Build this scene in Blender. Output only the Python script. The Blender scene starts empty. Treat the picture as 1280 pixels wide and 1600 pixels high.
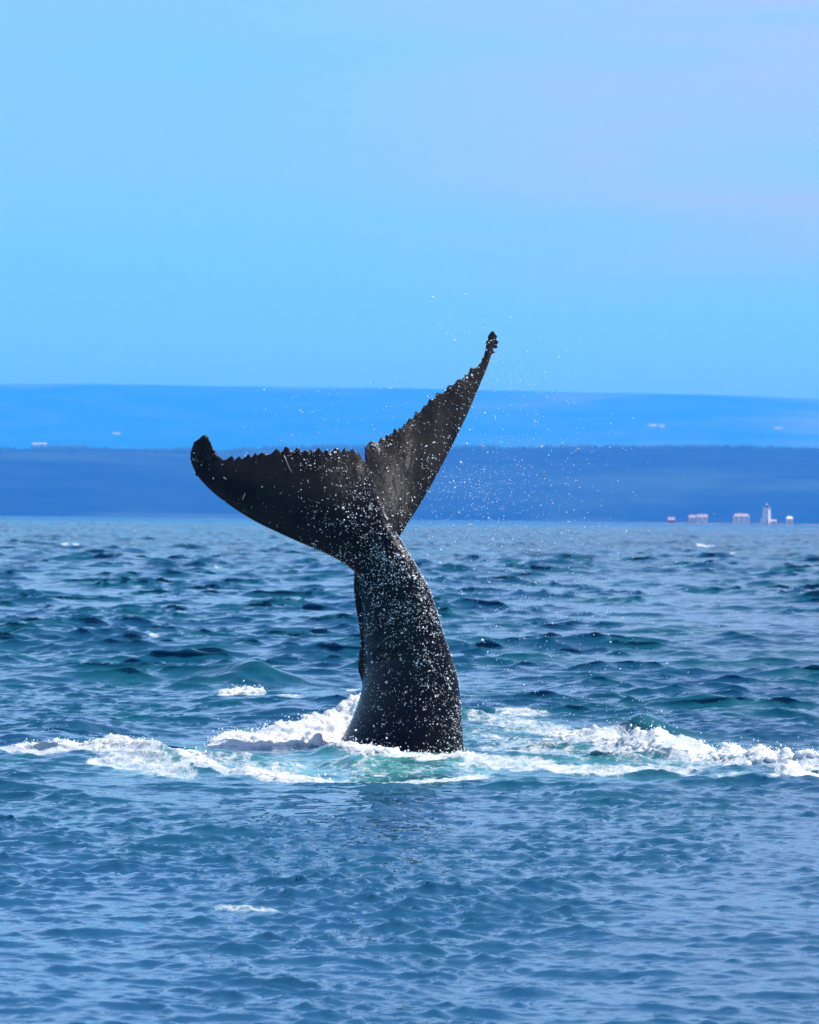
import bpy, bmesh, math, random
import numpy as np
from mathutils import Vector, Matrix
from mathutils.bvhtree import BVHTree

random.seed(7)
rng = np.random.default_rng(11)
scene = bpy.context.scene
col = scene.collection

# ------------------------------------------------------------------ camera
CAM_H = 2.89
F = 6400.0                                   # focal length in pixels of the 1280 px wide photograph
roll = math.atan(12.5 / 1280)
pit = 9.5 / F
Rv = Vector((math.cos(roll), 0, math.sin(roll)))
Uv = Vector((-math.sin(roll), 0, math.cos(roll)))
Fv = Vector((0, 1, 0))
Fv2 = (Fv + Uv * math.tan(pit)).normalized()
Uv2 = Rv.cross(Fv2).normalized()
cam_d = bpy.data.cameras.new('camera')
cam = bpy.data.objects.new('camera', cam_d)
col.objects.link(cam)
M = Matrix.Identity(4)
for i in range(3):
    M[i][0] = Rv[i]; M[i][1] = Uv2[i]; M[i][2] = -Fv2[i]
M[2][3] = CAM_H
cam.matrix_world = M
cam_d.sensor_fit = 'HORIZONTAL'
cam_d.sensor_width = 24.0
cam_d.lens = 24.0 * F / 1280
cam_d.clip_start = 0.5
cam_d.clip_end = 90000
cam_d.dof.use_dof = True
cam_d.dof.focus_distance = 41.0
cam_d.dof.aperture_fstop = 4.7
scene.camera = cam

# ------------------------------------------------------------------ sky and sun
SUN_EL, SUN_AZ = math.radians(56), math.radians(76)      # azimuth from +Y (view) towards +X (right)
world = bpy.data.worlds.new('World')
scene.world = world
world.use_nodes = True
wn, wl = world.node_tree.nodes, world.node_tree.links
wn.clear()
geo = wn.new('ShaderNodeTexCoord')
sky = wn.new('ShaderNodeTexSky'); sky.sky_type = 'NISHITA'; sky.sun_disc = False
sky.sun_elevation = SUN_EL; sky.sun_rotation = SUN_AZ
sky.air_density = 1.0; sky.dust_density = 0.4; sky.ozone_density = 1.6
mp = wn.new('ShaderNodeMapping'); mp.inputs['Scale'].default_value = (4.0, 2.2, 42.0)
no = wn.new('ShaderNodeTexNoise'); no.inputs['Scale'].default_value = 1.6; no.inputs['Detail'].default_value = 5
no.inputs['Roughness'].default_value = 0.45
cr = wn.new('ShaderNodeValToRGB')
cr.color_ramp.elements[0].position = 0.28; cr.color_ramp.elements[0].color = (.25, .25, .25, 1)
cr.color_ramp.elements[1].position = 0.62; cr.color_ramp.elements[1].color = (1, 1, 1, 1)
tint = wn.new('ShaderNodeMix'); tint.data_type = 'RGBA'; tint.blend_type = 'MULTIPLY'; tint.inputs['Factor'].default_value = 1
sep = wn.new('ShaderNodeSeparateXYZ'); wl.new(geo.outputs['Generated'], sep.inputs[0])
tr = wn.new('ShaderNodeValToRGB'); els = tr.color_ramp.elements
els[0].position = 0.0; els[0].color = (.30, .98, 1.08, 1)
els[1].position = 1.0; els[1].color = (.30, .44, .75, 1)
for p_, c_ in ((.035, (.31, .98, 1.08)), (.06, (.34, .92, 1.06)), (.125, (.50, 1.02, 1.08)), (.17, (1.68, 1.92, 2.2)), (.30, (2.0, 2.15, 2.55)), (.50, (.42, .66, 1.05))):  # bright band above the frame, added to lighten the water's reflections
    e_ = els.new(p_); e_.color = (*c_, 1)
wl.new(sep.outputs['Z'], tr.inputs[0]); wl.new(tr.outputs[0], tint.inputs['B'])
thin = wn.new('ShaderNodeMix'); thin.data_type = 'RGBA'; thin.blend_type = 'MIX'
thin.inputs['B'].default_value = (3.7, 4.6, 6.5, 1)
fac = wn.new('ShaderNodeMath'); fac.operation = 'MULTIPLY'; fac.inputs[1].default_value = 0.85
bg = wn.new('ShaderNodeBackground'); bg.inputs['Strength'].default_value = 0.095
wo = wn.new('ShaderNodeOutputWorld')
wl.new(geo.outputs['Generated'], mp.inputs['Vector']); wl.new(mp.outputs['Vector'], no.inputs['Vector'])
wl.new(no.outputs['Fac'], cr.inputs['Fac'])
veil = wn.new('ShaderNodeMapRange'); veil.interpolation_type = 'SMOOTHSTEP'      # thin high cloud thickens towards the right
for k_, v_ in (('From Min', -.06), ('From Max', .11), ('To Min', .22), ('To Max', 1.0)): veil.inputs[k_].default_value = v_
sepx = wn.new('ShaderNodeSeparateXYZ'); wl.new(geo.outputs['Generated'], sepx.inputs[0]); wl.new(sepx.outputs['X'], veil.inputs['Value'])
veil2 = wn.new('ShaderNodeMapRange'); veil2.interpolation_type = 'SMOOTHSTEP'
for k_, v_ in (('From Min', .045), ('From Max', .085), ('To Min', 0.25), ('To Max', 1.0)): veil2.inputs[k_].default_value = v_
wl.new(sepx.outputs['Z'], veil2.inputs['Value'])
vz = wn.new('ShaderNodeMath'); vz.operation = 'MULTIPLY'; wl.new(veil.outputs[0], vz.inputs[0]); wl.new(veil2.outputs[0], vz.inputs[1])
vm = wn.new('ShaderNodeMath'); vm.operation = 'MULTIPLY'
wl.new(cr.outputs['Color'], vm.inputs[0]); wl.new(vz.outputs[0], vm.inputs[1]); wl.new(vm.outputs[0], fac.inputs[0])
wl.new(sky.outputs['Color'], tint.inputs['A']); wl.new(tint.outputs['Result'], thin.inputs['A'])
wl.new(fac.outputs[0], thin.inputs['Factor'])
wl.new(thin.outputs['Result'], bg.inputs['Color']); wl.new(bg.outputs[0], wo.inputs['Surface'])

sun_d = bpy.data.lights.new('sun', 'SUN'); sun_d.energy = 4.9; sun_d.angle = math.radians(0.5)
sun_d.color = (1.0, 0.955, 0.9)
sun = bpy.data.objects.new('sun', sun_d); col.objects.link(sun)
sdir = Vector((math.sin(SUN_AZ) * math.cos(SUN_EL), math.cos(SUN_AZ) * math.cos(SUN_EL), math.sin(SUN_EL)))
sun.rotation_euler = sdir.to_track_quat('Z', 'Y').to_euler()

vs = scene.view_settings
vs.view_transform = 'Standard'; vs.look = 'None'; vs.gamma = 1.0; vs.use_curve_mapping = False
vs.exposure = 0.6
scene.render.engine = 'CYCLES'
scene.cycles.use_denoising = True
scene.cycles.denoiser = 'OPENIMAGEDENOISE'
scene.cycles.max_bounces = 6
scene.cycles.volume_bounces = 1
scene.cycles.diffuse_bounces = 3
scene.cycles.glossy_bounces = 3
scene.cycles.transmission_bounces = 4
scene.cycles.caustics_reflective = False
scene.cycles.caustics_refractive = False
scene.cycles.sample_clamp_indirect = 6

# ------------------------------------------------------------------ helpers
def ray(px, py):
    return (Fv2 + Rv * ((px - 640) / F) + Uv2 * ((800 - py) / F))
def at(px, py, Y):
    r = ray(px, py); t = Y / r.y
    return Vector((0, 0, CAM_H)) + r * t
def ground(px, py):
    r = ray(px, py); t = -CAM_H / r.z
    return Vector((0, 0, CAM_H)) + r * t
def topix(P):
    """world points (n,3) -> photograph pixels"""
    d = P - np.array([0, 0, CAM_H])
    z = d @ np.array(Fv2); x = d @ np.array(Rv); y = d @ np.array(Uv2)
    z = np.maximum(z, 0.1)
    return 640 + F * x / z, 800 - F * y / z

def tag(o, label=None, cat=None, group=None, kind=None):
    if label: o['label'] = label
    if cat: o['category'] = cat
    if group: o['group'] = group
    if kind: o['kind'] = kind
    return o
def mesh_obj(name, verts, faces, mat=None, parent=None, smooth=False):
    me = bpy.data.meshes.new(name)
    if isinstance(verts, np.ndarray):
        nv, nf, k = len(verts), len(faces), faces.shape[1]
        me.vertices.add(nv); me.vertices.foreach_set('co', verts.astype(np.float32).ravel())
        me.loops.add(nf * k); me.loops.foreach_set('vertex_index', faces.astype(np.int32).ravel())
        me.polygons.add(nf); me.polygons.foreach_set('loop_start', np.arange(0, nf * k, k, dtype=np.int32))
        me.update(calc_edges=True)
    else:
        me.from_pydata(verts, [], faces); me.update()
    if smooth:
        me.polygons.foreach_set('use_smooth', np.ones(len(me.polygons), dtype=bool))
    if mat: me.materials.append(mat)
    o = bpy.data.objects.new(name, me); col.objects.link(o)
    if parent: o.parent = parent
    return o
def vattr(o, name, arr):
    a = o.data.attributes.new(name, 'FLOAT', 'POINT'); a.data.foreach_set('value', arr.astype(np.float32))

class NT:
    def __init__(s, name):
        s.m = bpy.data.materials.new(name); s.m.use_nodes = True
        s.t = s.m.node_tree; s.t.nodes.clear(); s.out = s.n('ShaderNodeOutputMaterial')
    def n(s, kind, **kw):
        nd = s.t.nodes.new(kind)
        for k, v in kw.items():
            if hasattr(nd, k): setattr(nd, k, v)
            else: nd.inputs[k.replace('_', ' ')].default_value = v
        return nd
    def l(s, a, b): s.t.links.new(a, b)
    def math(s, op, a, b=None, c=None, clamp=False):
        nd = s.t.nodes.new('ShaderNodeMath'); nd.operation = op; nd.use_clamp = clamp
        for i, v in enumerate((a, b, c)):
            if v is None: continue
            if isinstance(v, (int, float)): nd.inputs[i].default_value = v
            else: s.l(v, nd.inputs[i])
        return nd.outputs[0]
    def noise(s, vec, scale, detail=3, rough=.5, sc=None, dist=0):
        if sc:
            m = s.n('ShaderNodeMapping'); m.inputs['Scale'].default_value = sc; s.l(vec, m.inputs['Vector']); vec = m.outputs[0]
        nd = s.n('ShaderNodeTexNoise'); nd.inputs['Scale'].default_value = scale
        nd.inputs['Detail'].default_value = detail; nd.inputs['Roughness'].default_value = rough
        nd.inputs['Distortion'].default_value = dist
        s.l(vec, nd.inputs['Vector']); return nd.outputs['Fac']
    def ramp(s, f, lo, hi, a=0.0, b=1.0):
        nd = s.n('ShaderNodeMapRange'); nd.clamp = True; nd.interpolation_type = 'SMOOTHSTEP'
        for k, v in (('From Min', lo), ('From Max', hi), ('To Min', a), ('To Max', b)): nd.inputs[k].default_value = v
        s.l(f, nd.inputs['Value']); return nd.outputs['Result']
    def mix(s, f, a, b, mode='MIX'):
        nd = s.n('ShaderNodeMix'); nd.data_type = 'RGBA'; nd.blend_type = mode
        for k, v in (('Factor', f), ('A', a), ('B', b)):
            if isinstance(v, (int, float)): nd.inputs[k].default_value = v
            elif isinstance(v, tuple): nd.inputs[k].default_value = (*v, 1)
            else: s.l(v, nd.inputs[k])
        return nd.outputs['Result']
    def attr(s, name):
        a = s.n('ShaderNodeAttribute'); a.attribute_name = name; return a.outputs['Fac']
    def pos(s):
        return s.n('ShaderNodeNewGeometry').outputs['Position']
    def objco(s):
        return s.n('ShaderNodeTexCoord').outputs['Object']
def simple(name, c, rough=.6, var=.25, scale=3.0, spec=.3):
    t = NT(name); p = t.n('ShaderNodeBsdfPrincipled'); f = t.noise(t.objco(), scale, 4)
    r = t.ramp(f, .3, .7)
    t.l(t.mix(r, tuple(x * (1 - var) for x in c), tuple(min(1, x * (1 + var)) for x in c)), p.inputs['Base Color'])
    p.inputs['Roughness'].default_value = rough; p.inputs['Specular IOR Level'].default_value = spec
    t.l(p.outputs[0], t.out.inputs[0]); return t.m

# ------------------------------------------------------------------ sea surface: random-phase wave tiles
def wave_tile(n, L, lmin, lmax, wind, spread, rms, seed, chop):
    g = np.random.default_rng(seed)
    k1 = np.fft.fftfreq(n, L / n) * 2 * np.pi
    KX, KY = np.meshgrid(k1, k1, indexing='xy')
    K = np.hypot(KX, KY); K[0, 0] = 1e9
    lam = 2 * np.pi / K
    cosw = (KX * math.cos(wind) + KY * math.sin(wind)) / K
    band = ((lam > lmin) & (lam < lmax)) * 1.0
    A = band * K ** -1.9 * (np.abs(cosw) ** spread + .04)
    H = A * (g.normal(size=K.shape) + 1j * g.normal(size=K.shape))
    h = np.fft.ifft2(H).real
    s = rms / h.std()
    dx = np.fft.ifft2(1j * KX / K * H).real * s * chop
    dy = np.fft.ifft2(1j * KY / K * H).real * s * chop
    return (h * s, dx, dy), n, L
WD = math.radians(66)
#        n    L     lmin lmax  wind          spread rms    chop
TILES = [(256, 71.3, 4.0, 12., WD + .10, 6, .050, 1.2),
         (256, 43.1, 2.2, 5.0, WD - .25, 5, .038, 1.5),
         (384, 27.7, 1.0, 2.4, WD + .25, 5, .034, 1.25),
         (512, 19.3, .48, 1.1, WD - .20, 6, .0205, .85),
         (512, 11.9, .24, .52, WD + .30, 5, .0105, .5),
         (512, 7.1, .11, .25, WD - .30, 4, .0066, .4)]
TL = [wave_tile(n, L, a, b, w, sp, r, 100 + i, ch) for i, (n, L, a, b, w, sp, r, ch) in enumerate(TILES)]
def sample(tile, x, y, rot):
    (h, dx, dy), n, L = tile
    c, s = math.cos(rot), math.sin(rot)
    u = ((x * c + y * s) / L * n) % n; v = ((-x * s + y * c) / L * n) % n
    i0 = u.astype(np.int32) % n; j0 = v.astype(np.int32) % n
    fu = u - np.floor(u); fv = v - np.floor(v)
    i1 = (i0 + 1) % n; j1 = (j0 + 1) % n
    w00 = (1 - fu) * (1 - fv); w10 = fu * (1 - fv); w01 = (1 - fu) * fv; w11 = fu * fv
    out = [a[j0, i0] * w00 + a[j0, i1] * w10 + a[j1, i0] * w01 + a[j1, i1] * w11 for a in (h, dx, dy)]
    return out[0], out[1] * c - out[2] * s, out[1] * s + out[2] * c

def sstep(a, b, x):
    t = np.clip((x - a) / (b - a), 0, 1); return t * t * (3 - 2 * t)

# value noise for masks (tileable, smooth)
NZ = rng.random((256, 256))
def vnoise(x, y):
    i = np.floor(x).astype(int); j = np.floor(y).astype(int); fx = x - i; fy = y - j
    fx = fx * fx * (3 - 2 * fx); fy = fy * fy * (3 - 2 * fy)
    a = NZ[j % 256, i % 256]; b = NZ[j % 256, (i + 1) % 256]; c = NZ[(j + 1) % 256, i % 256]; d = NZ[(j + 1) % 256, (i + 1) % 256]
    return (a * (1 - fx) + b * fx) * (1 - fy) + (c * (1 - fx) + d * fx) * fy
def fbm(x, y, o=4):
    s = 0; a = .5; t = 0
    for k in range(o):
        s = s + a * vnoise(x * 2 ** k + 17 * k, y * 2 ** k + 31 * k); t += a; a *= .55
    return s / t

# single swells standing out of the chop: pixel of the crest foot, half width (m), length along view (m), height (m)
SWELLS = [(395, 1072, .8, .9, .30, .1), (120, 1150, .85, 1.0, .23, .0), (1000, 1160, .55, .7, .36, -.1),
          (60, 1166, 1.0, .7, .14, .2), (150, 1256, .55, .6, .10, .1), (600, 1098, 1.2, 1.0, .16, .0),
          (440, 1130, 1.2, .9, .17, .1), (60, 1003, 1.3, 1.6, .22, .0), (930, 1255, .5, .5, .07, 0),
          (150, 1462, .42, .4, .06, .1), (20, 1480, .3, .3, .05, .1), (470, 1418, .35, .35, .05, 0), (1150, 1120, .8, .8, .08, .1),
          (600, 1275, .5, .45, .055, .1), (930, 1060, .5, .7, .07, 0), (250, 1385, .35, .3, .045, 0), (880, 1395, .35, .3, .05, .2)]
SW = [(ground(a, b), w, l, h, sk) for a, b, w, l, h, sk in SWELLS]

# foam strokes on the water: points (photo px of the place on the water), half width px, strength
FOAM = [([(16, 1184), (120, 1189), (240, 1197)], 8, 1.1), ([(150, 1200), (210, 1206), (285, 1214)], 11, .80),
        ([(225, 1190), (300, 1202), (350, 1216), (430, 1227), (500, 1229)], 5.5, 1.05),
        ([(335, 1172), (400, 1172), (480, 1170), (560, 1166)], 7, 1.25),
        ([(330, 1200), (400, 1204), (470, 1208)], 10, .66),
        ([(512, 1180), (560, 1186), (600, 1188), (660, 1192), (735, 1192)], 4.5, 1.2),
        ([(480, 1228), (600, 1232), (700, 1228), (760, 1223)], 5, .95), ([(480, 1206), (620, 1212), (760, 1208)], 16, .5),
        ([(730, 1196), (800, 1200), (880, 1206), (960, 1212), (1060, 1214)], 6, .9),
        ([(745, 1130), (820, 1140), (880, 1150)], 9, .72), ([(860, 1150), (940, 1164), (1000, 1176)], 9, .95),
        ([(960, 1176), (1080, 1188), (1160, 1197), (1280, 1210), (1400, 1224), (1600, 1236)], 8, 1.1),
        ([(760, 1168), (860, 1172), (960, 1182)], 14, .64),
        ([(1200, 1224), (1290, 1224)], 4, 1.1), ([(980, 1216), (1200, 1222)], 3, .6),
        ([(342, 1086), (372, 1083), (402, 1085)], 4, .9), ([(330, 1428), (365, 1430), (430, 1434)], 2.2, .70),
        ([(545, 1086), (560, 1088)], 3, .9), ([(1090, 853), (1112, 857)], 1.8, .92), ([(236, 1003), (244, 1003)], 2.5, .9),
        ([(432, 1092), (470, 1094)], 3, .75), ([(735, 1152), (1050, 1206)], 12, .55), ([(900, 1186), (1000, 1196), (1100, 1206)], 10, .62),
        ([(775, 1118), (850, 1122)], 4, .8)]
for _ in range(16):                                   # tiny far whitecaps
    fx = rng.uniform(-250, 1500); fy = rng.uniform(822, 905)
    FOAM.append(([(fx, fy), (fx + rng.uniform(2, 9), fy + rng.uniform(-.5, .5))], rng.uniform(.6, 1.2), rng.uniform(.8, 1.05)))
# raised white water: ridge points with height in metres, half width px
RIDGE = [([(325, 1174, .03), (350, 1173, .10), (400, 1172, .16), (450, 1171, .22), (500, 1169, .32), (535, 1167, .35), (570, 1165, .35)], 5.5),
         ([(960, 1178, .04), (1000, 1181, .19), (1060, 1187, .19), (1100, 1190, .12), (1150, 1197, .12), (1185, 1200, .19), (1240, 1206, .13), (1290, 1212, .11), (1600, 1238, .1)], 6.5),
         ([(10, 1183, .05), (60, 1185, .13), (140, 1189, .15), (240, 1197, .12), (300, 1206, .06), (380, 1220, .08), (500, 1229, .03)], 4.5),
         ([(870, 1152, .02), (930, 1163, .06), (990, 1174, .08)], 6),
         ([(500, 1183, .05), (560, 1188, .15), (600, 1190, .12), (660, 1195, .06), (735, 1196, .06), (860, 1206, .05)], 4.5),
         ([(520, 1206, .05), (570, 1208, .12), (640, 1210, .08), (720, 1212, .05)], 8),
         ([(1195, 1224, .02), (1232, 1225, .14), (1250, 1225, .08), (1300, 1226, .05)], 3),
         ([(340, 1086, .03), (372, 1084, .05), (402, 1086, .03)], 3.5)]
def seg_dist(px, py, pts):
    best = np.full(px.shape, 1e9); val = np.zeros(px.shape)
    for a, b in zip(pts[:-1], pts[1:]):
        ax, ay, bx, by = a[0], a[1], b[0], b[1]
        dx, dy = bx - ax, by - ay
        t = np.clip(((px - ax) * dx + (py - ay) * dy) / (dx * dx + dy * dy), 0, 1)
        # across the view the stroke is rounded, along it it keeps its pixel width
        d = np.hypot((px - ax - t * dx) * .6, py - ay - t * dy)
        m = d < best; best = np.where(m, d, best)
        if len(a) > 2: val = np.where(m, a[2] + (b[2] - a[2]) * t, val)
    return best, val
def foam_fields(x, y):
    """foam, turbid (aerated green water) and extra height at points of the flat sea"""
    P = np.stack([x, y, np.zeros_like(x)], 1)
    px, py = topix(P)
    foam = np.zeros_like(x); up = np.zeros_like(x)
    wob = (fbm(x * 2.1, y * 1.1) - .5) * 12; wob2 = (fbm(x * 1.7 + 40, y * .9 + 9) - .5) * 26
    for pts, w, s in FOAM:
        xs = [p[0] for p in pts]; ys = [p[1] for p in pts]
        m = (px > min(xs) - 4 * w - 20) & (px < max(xs) + 4 * w + 20) & (py > min(ys) - 3 * w - 12) & (py < max(ys) + 3 * w + 12)
        if not m.any(): continue
        k = min(1, w / 7)
        d, _ = seg_dist(px[m] + wob2[m] * k, py[m] + wob[m] * k * .7, pts)
        foam[m] = np.maximum(foam[m], s * (1 - sstep(.55 * w, 1.7 * w, d)) )
    lump = .55 + .9 * fbm(x * 5, y * 3 + 7, 3)
    lump2 = .45 + 1.15 * fbm(x * 1.9, y * .8 + 3, 2)
    for pts, w in RIDGE:
        xs = [p[0] for p in pts]; ys = [p[1] for p in pts]
        m = (px > min(xs) - 3 * w) & (px < max(xs) + 3 * w) & (py > min(ys) - 4 * w) & (py < max(ys) + 4 * w)
        if not m.any(): continue
        d, v = seg_dist(px[m] + wob2[m] * .3, py[m] + wob[m] * .25, pts)
        up[m] = np.maximum(up[m], v * np.exp(-(d / w) ** 2) * lump[m] * lump2[m])
    e = ((px - 610) / 250) ** 2 + ((py - 1205) / 23) ** 2
    e2 = ((px - 700) / 640) ** 2 + ((py - 1196) / 40) ** 2
    turb = np.maximum(np.exp(-e * e), .55 * np.exp(-e2 * e2))
    turb = np.maximum(turb, foam * .8)
    return foam, turb, up

def sea(x, y, sp):
    """displacement of the sea at (x, y); sp = local grid spacing, which drops waves too short for it"""
    X = np.zeros_like(x); Y = np.zeros_like(x); Z = np.zeros_like(x)
    gust = .35 + 1.3 * sstep(.3, .75, fbm(x * .26 + 3, y * .11, 3))             # patches of rougher and smoother water
    gust2 = .72 + .85 * sstep(.33, .72, fbm(x * .45 + 31, y * .2 + 5, 3))
    near = sstep(49, 38, y) * .66; farb = 1 + .7 * sstep(70, 200, y)                                 # the sea lies calmer towards the boat
    for i, t in enumerate(TL):
        lmin = TILES[i][2]
        w = 1 - (sstep(lmin / 2.6, lmin / 1.1, sp) if i > 1 else sstep(lmin * 1.3, lmin * 4, sp))
        if i < 3: w = w * (1 - near) * (.45 + .6 * gust) * (farb if i == 2 else 1 + .95 * sstep(90, 260, y) + 1.2 * sstep(500, 1500, y))
        else: w = w * (gust * (1 - near * .70) * (1 + .3 * sstep(60, 120, y)) if i == 3 else gust2 * (1 - near * (.15 if i == 4 else -.5)))
        m = w > .01
        if not m.any(): continue
        h, dx, dy = sample(t, x[m], y[m], .16 * (-1) ** i)
        h2, dx2, dy2 = sample(t, x[m] * .93 + 13.3, y[m] * .93 + 5.7, -.26 * (-1) ** i + .07 * i)
        H = (h + h2) * .72; g_ = 1.0
        if i >= 1:                        # short steep crests standing on flatter water
            sg = TILES[i][6]; th_, k_ = (-.2, .0, .0, -.1, -.1)[i - 1], 3.0; gn = (1.15, 1.35, 1.6, 1.4, 1.35)[i - 1]
            q = H / sg - th_; ex = np.exp(-np.abs(q) * k_)
            H = sg * gn * (np.maximum(q, 0) + np.log1p(ex) / k_) ; H = H / (1 + np.maximum(H, 0) / (sg * 14))
            g_ = gn * np.where(q > 0, 1, ex) / (1 + ex)
        Z[m] += H * w[m]; X[m] += (dx + dx2) * .72 * w[m] * g_; Y[m] += (dy + dy2) * .72 * w[m] * g_
    for c, wd, ln, ht, sk in SW:
        u = (x - c.x); v = (y - c.y) + sk * u
        m = (np.abs(u) < 3 * wd) & (np.abs(v) < 3 * ln)
        if not m.any(): continue
        q = np.exp(-np.abs(u[m] / wd) ** 1.6 - (v[m] / (ln * np.where(v[m] < 0, .62, 1.3))) ** 2)
        Z[m] += ht * q
        Y[m] += -ht * .7 * q
    return X, Y, Z

def build_sea():
    ys = [3.0]
    while ys[-1] < 21.5: ys.append(ys[-1] + .25)
    while ys[-1] < 92: 
        y = ys[-1]
        ys.append(y + (.00135 * y if y < 40 else .053 if y < 60 else .00135 * y - .028))
    while ys[-1] < 45000:
        y = ys[-1]
        ys.append(y + .094 * (y / 90) ** 1.5 if y < 3000 else y * 1.25)
    ys = np.array(ys)
    t = [0.0]
    while t[-1] < 0.112: t.append(t[-1] + .00088)
    while t[-1] < .2: t.append(t[-1] + .0035)
    while t[-1] < 2.4: t.append(t[-1] * 1.12)
    t = np.array(t); t = np.concatenate([-t[:0:-1], t])
    Y, T = np.meshgrid(ys, t, indexing='ij')
    X = T * Y
    sy = np.gradient(ys)[:, None] * np.ones_like(X); sx = np.gradient(t)[None, :] * Y
    spc = np.maximum(sy, sx)
    x, y, s = X.ravel(), Y.ravel(), spc.ravel()
    dX, dY, dZ = sea(x, y, s)
    near = (y < 1200)
    foam = np.zeros_like(x); turb = np.zeros_like(x); up = np.zeros_like(x)
    a, b, c = foam_fields(x[near], y[near])
    foam[near], turb[near], up[near] = a, b, c
    dZ = dZ * (1 - .35 * np.clip(turb, 0, 1)) + up
    fine = (y < 80) & (foam > .3)
    dZ[fine] += (fbm(x[fine] * 9, y[fine] * 7, 3) - .45) * .07 * np.clip(foam[fine], 0, 1)
    V = np.stack([x + dX, y + dY, dZ], 1)
    nr, nc = X.shape
    idx = np.arange(nr * nc).reshape(nr, nc)
    Fc = np.stack([idx[:-1, :-1], idx[:-1, 1:], idx[1:, 1:], idx[1:, :-1]], -1).reshape(-1, 4)
    print('sea quads', len(Fc), nr, nc)
    o = mesh_obj('water', V, Fc, smooth=True)
    vattr(o, 'foam', foam); vattr(o, 'turbid', turb)
    vattr(o, 'lost', sstep(.08, .9, s))
    tag(o, kind='structure')
    return o

def water_mat():
    t = NT('sea_water'); P = t.pos()
    foam = t.attr('foam'); turb = t.attr('turbid'); lost = t.attr('lost')
    n_big = t.noise(P, .35, 3, sc=(1, .4, 1))
    deep = t.mix(t.ramp(n_big, .35, .65), (.0035, .052, .118), (.0030, .070, .112))
    tn = t.ramp(t.noise(P, 1.6, 4, .6, sc=(1, .55, 1)), .30, .68)
    turbf = t.math('MULTIPLY', turb, t.math('ADD', t.math('MULTIPLY', tn, .85), .15), clamp=True)
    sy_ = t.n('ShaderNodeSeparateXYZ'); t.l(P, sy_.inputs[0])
    near_sheen = t.ramp(t.math('ADD', sy_.outputs['Y'], t.math('MULTIPLY', n_big, 10)), 28, 60, 1, 0)
    deep = t.mix(near_sheen, deep, (.013, .078, .165))          # brighter blue painted into the near water in place of sky reflection
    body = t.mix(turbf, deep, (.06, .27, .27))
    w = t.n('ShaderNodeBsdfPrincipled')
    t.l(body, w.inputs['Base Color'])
    w.inputs['IOR'].default_value = 1.333
    w.inputs['Specular IOR Level'].default_value = .5
    t.l(t.math('ADD', t.math('MULTIPLY', lost, .06), .03), w.inputs['Roughness'])
    # ripples too short for the mesh
    n1 = t.ramp(t.noise(P, 7, 3, .55, sc=(.55, 1, 1), dist=.3), .46, .78); n2 = t.noise(P, 1.5, 4, .62, sc=(.8, .8, 1))
    b1 = t.n('ShaderNodeBump'); b1.inputs['Distance'].default_value = .012; b1.inputs['Strength'].default_value = .6
    t.l(n1, b1.inputs['Height'])
    b2 = t.n('ShaderNodeBump'); b2.inputs['Distance'].default_value = .8
    gp = t.ramp(t.noise(P, .11, 3, .6, sc=(1, .09, 1)), .38, .62, .35, 1.25)        # cat's paws
    t.l(t.math('MULTIPLY', lost, gp, clamp=True), b2.inputs['Strength']); t.l(t.ramp(n2, .48, .80), b2.inputs['Height']); t.l(b1.outputs[0], b2.inputs['Normal'])
    t.l(b2.outputs[0], w.inputs['Normal'])
    # foam
    fn = t.noise(P, 4.2, 6, .68, sc=(1, .5, 1), dist=.6)
    vor = t.n('ShaderNodeTexVoronoi'); vor.feature = 'DISTANCE_TO_EDGE'; vor.inputs['Scale'].default_value = 5.5
    mp_ = t.n('ShaderNodeMapping'); mp_.inputs['Scale'].default_value = (1, .45, 1)
    wv = t.n('ShaderNodeTexNoise'); wv.inputs['Scale'].default_value = 3; t.l(P, wv.inputs['Vector'])
    ad = t.n('ShaderNodeVectorMath'); ad.operation = 'MULTIPLY_ADD'; ad.inputs[1].default_value = (.5, .5, .5)
    t.l(wv.outputs['Color'], ad.inputs[0]); t.l(P, ad.inputs[2]); t.l(ad.outputs[0], mp_.inputs['Vector'])
    t.l(mp_.outputs[0], vor.inputs['Vector'])
    lace = t.ramp(vor.outputs['Distance'], .0, .12, 1, 0)
    v = t.math('ADD', t.math('MULTIPLY', t.math('SUBTRACT', fn, .5), 1.5), t.math('MULTIPLY', lace, .20))
    v = t.math('ADD', v, foam)
    ff = t.ramp(v, .52, 1.0)
    ff = t.math('MULTIPLY', ff, t.ramp(foam, .03, .3))
    fb = t.n('ShaderNodeBsdfPrincipled')
    fc = t.noise(P, 7, 4, .6)
    t.l(t.mix(t.ramp(fc, .35, .7), (.33, .43, .50), (.60, .615, .63)), fb.inputs['Base Color'])
    fb.inputs['Roughness'].default_value = .55
    b3 = t.n('ShaderNodeBump'); b3.inputs['Distance'].default_value = .05; b3.inputs['Strength'].default_value = .8
    t.l(t.noise(P, 13, 5, .65), b3.inputs['Height']); t.l(b3.outputs[0], fb.inputs['Normal'])
    mx = t.n('ShaderNodeMixShader'); t.l(ff, mx.inputs[0]); t.l(w.outputs[0], mx.inputs[1]); t.l(fb.outputs[0], mx.inputs[2])
    t.l(mx.outputs[0], t.out.inputs[0])
    return t.m
water = build_sea()
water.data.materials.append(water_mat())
sea_floor = mesh_obj('seabed', [(-40000, -40, -60), (40000, -40, -60), (40000, 46000, -60), (-40000, 46000, -60)], [(0, 1, 2, 3)],
                     simple('seabed_mud', (.05, .06, .06)))
tag(sea_floor, kind='structure')

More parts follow.
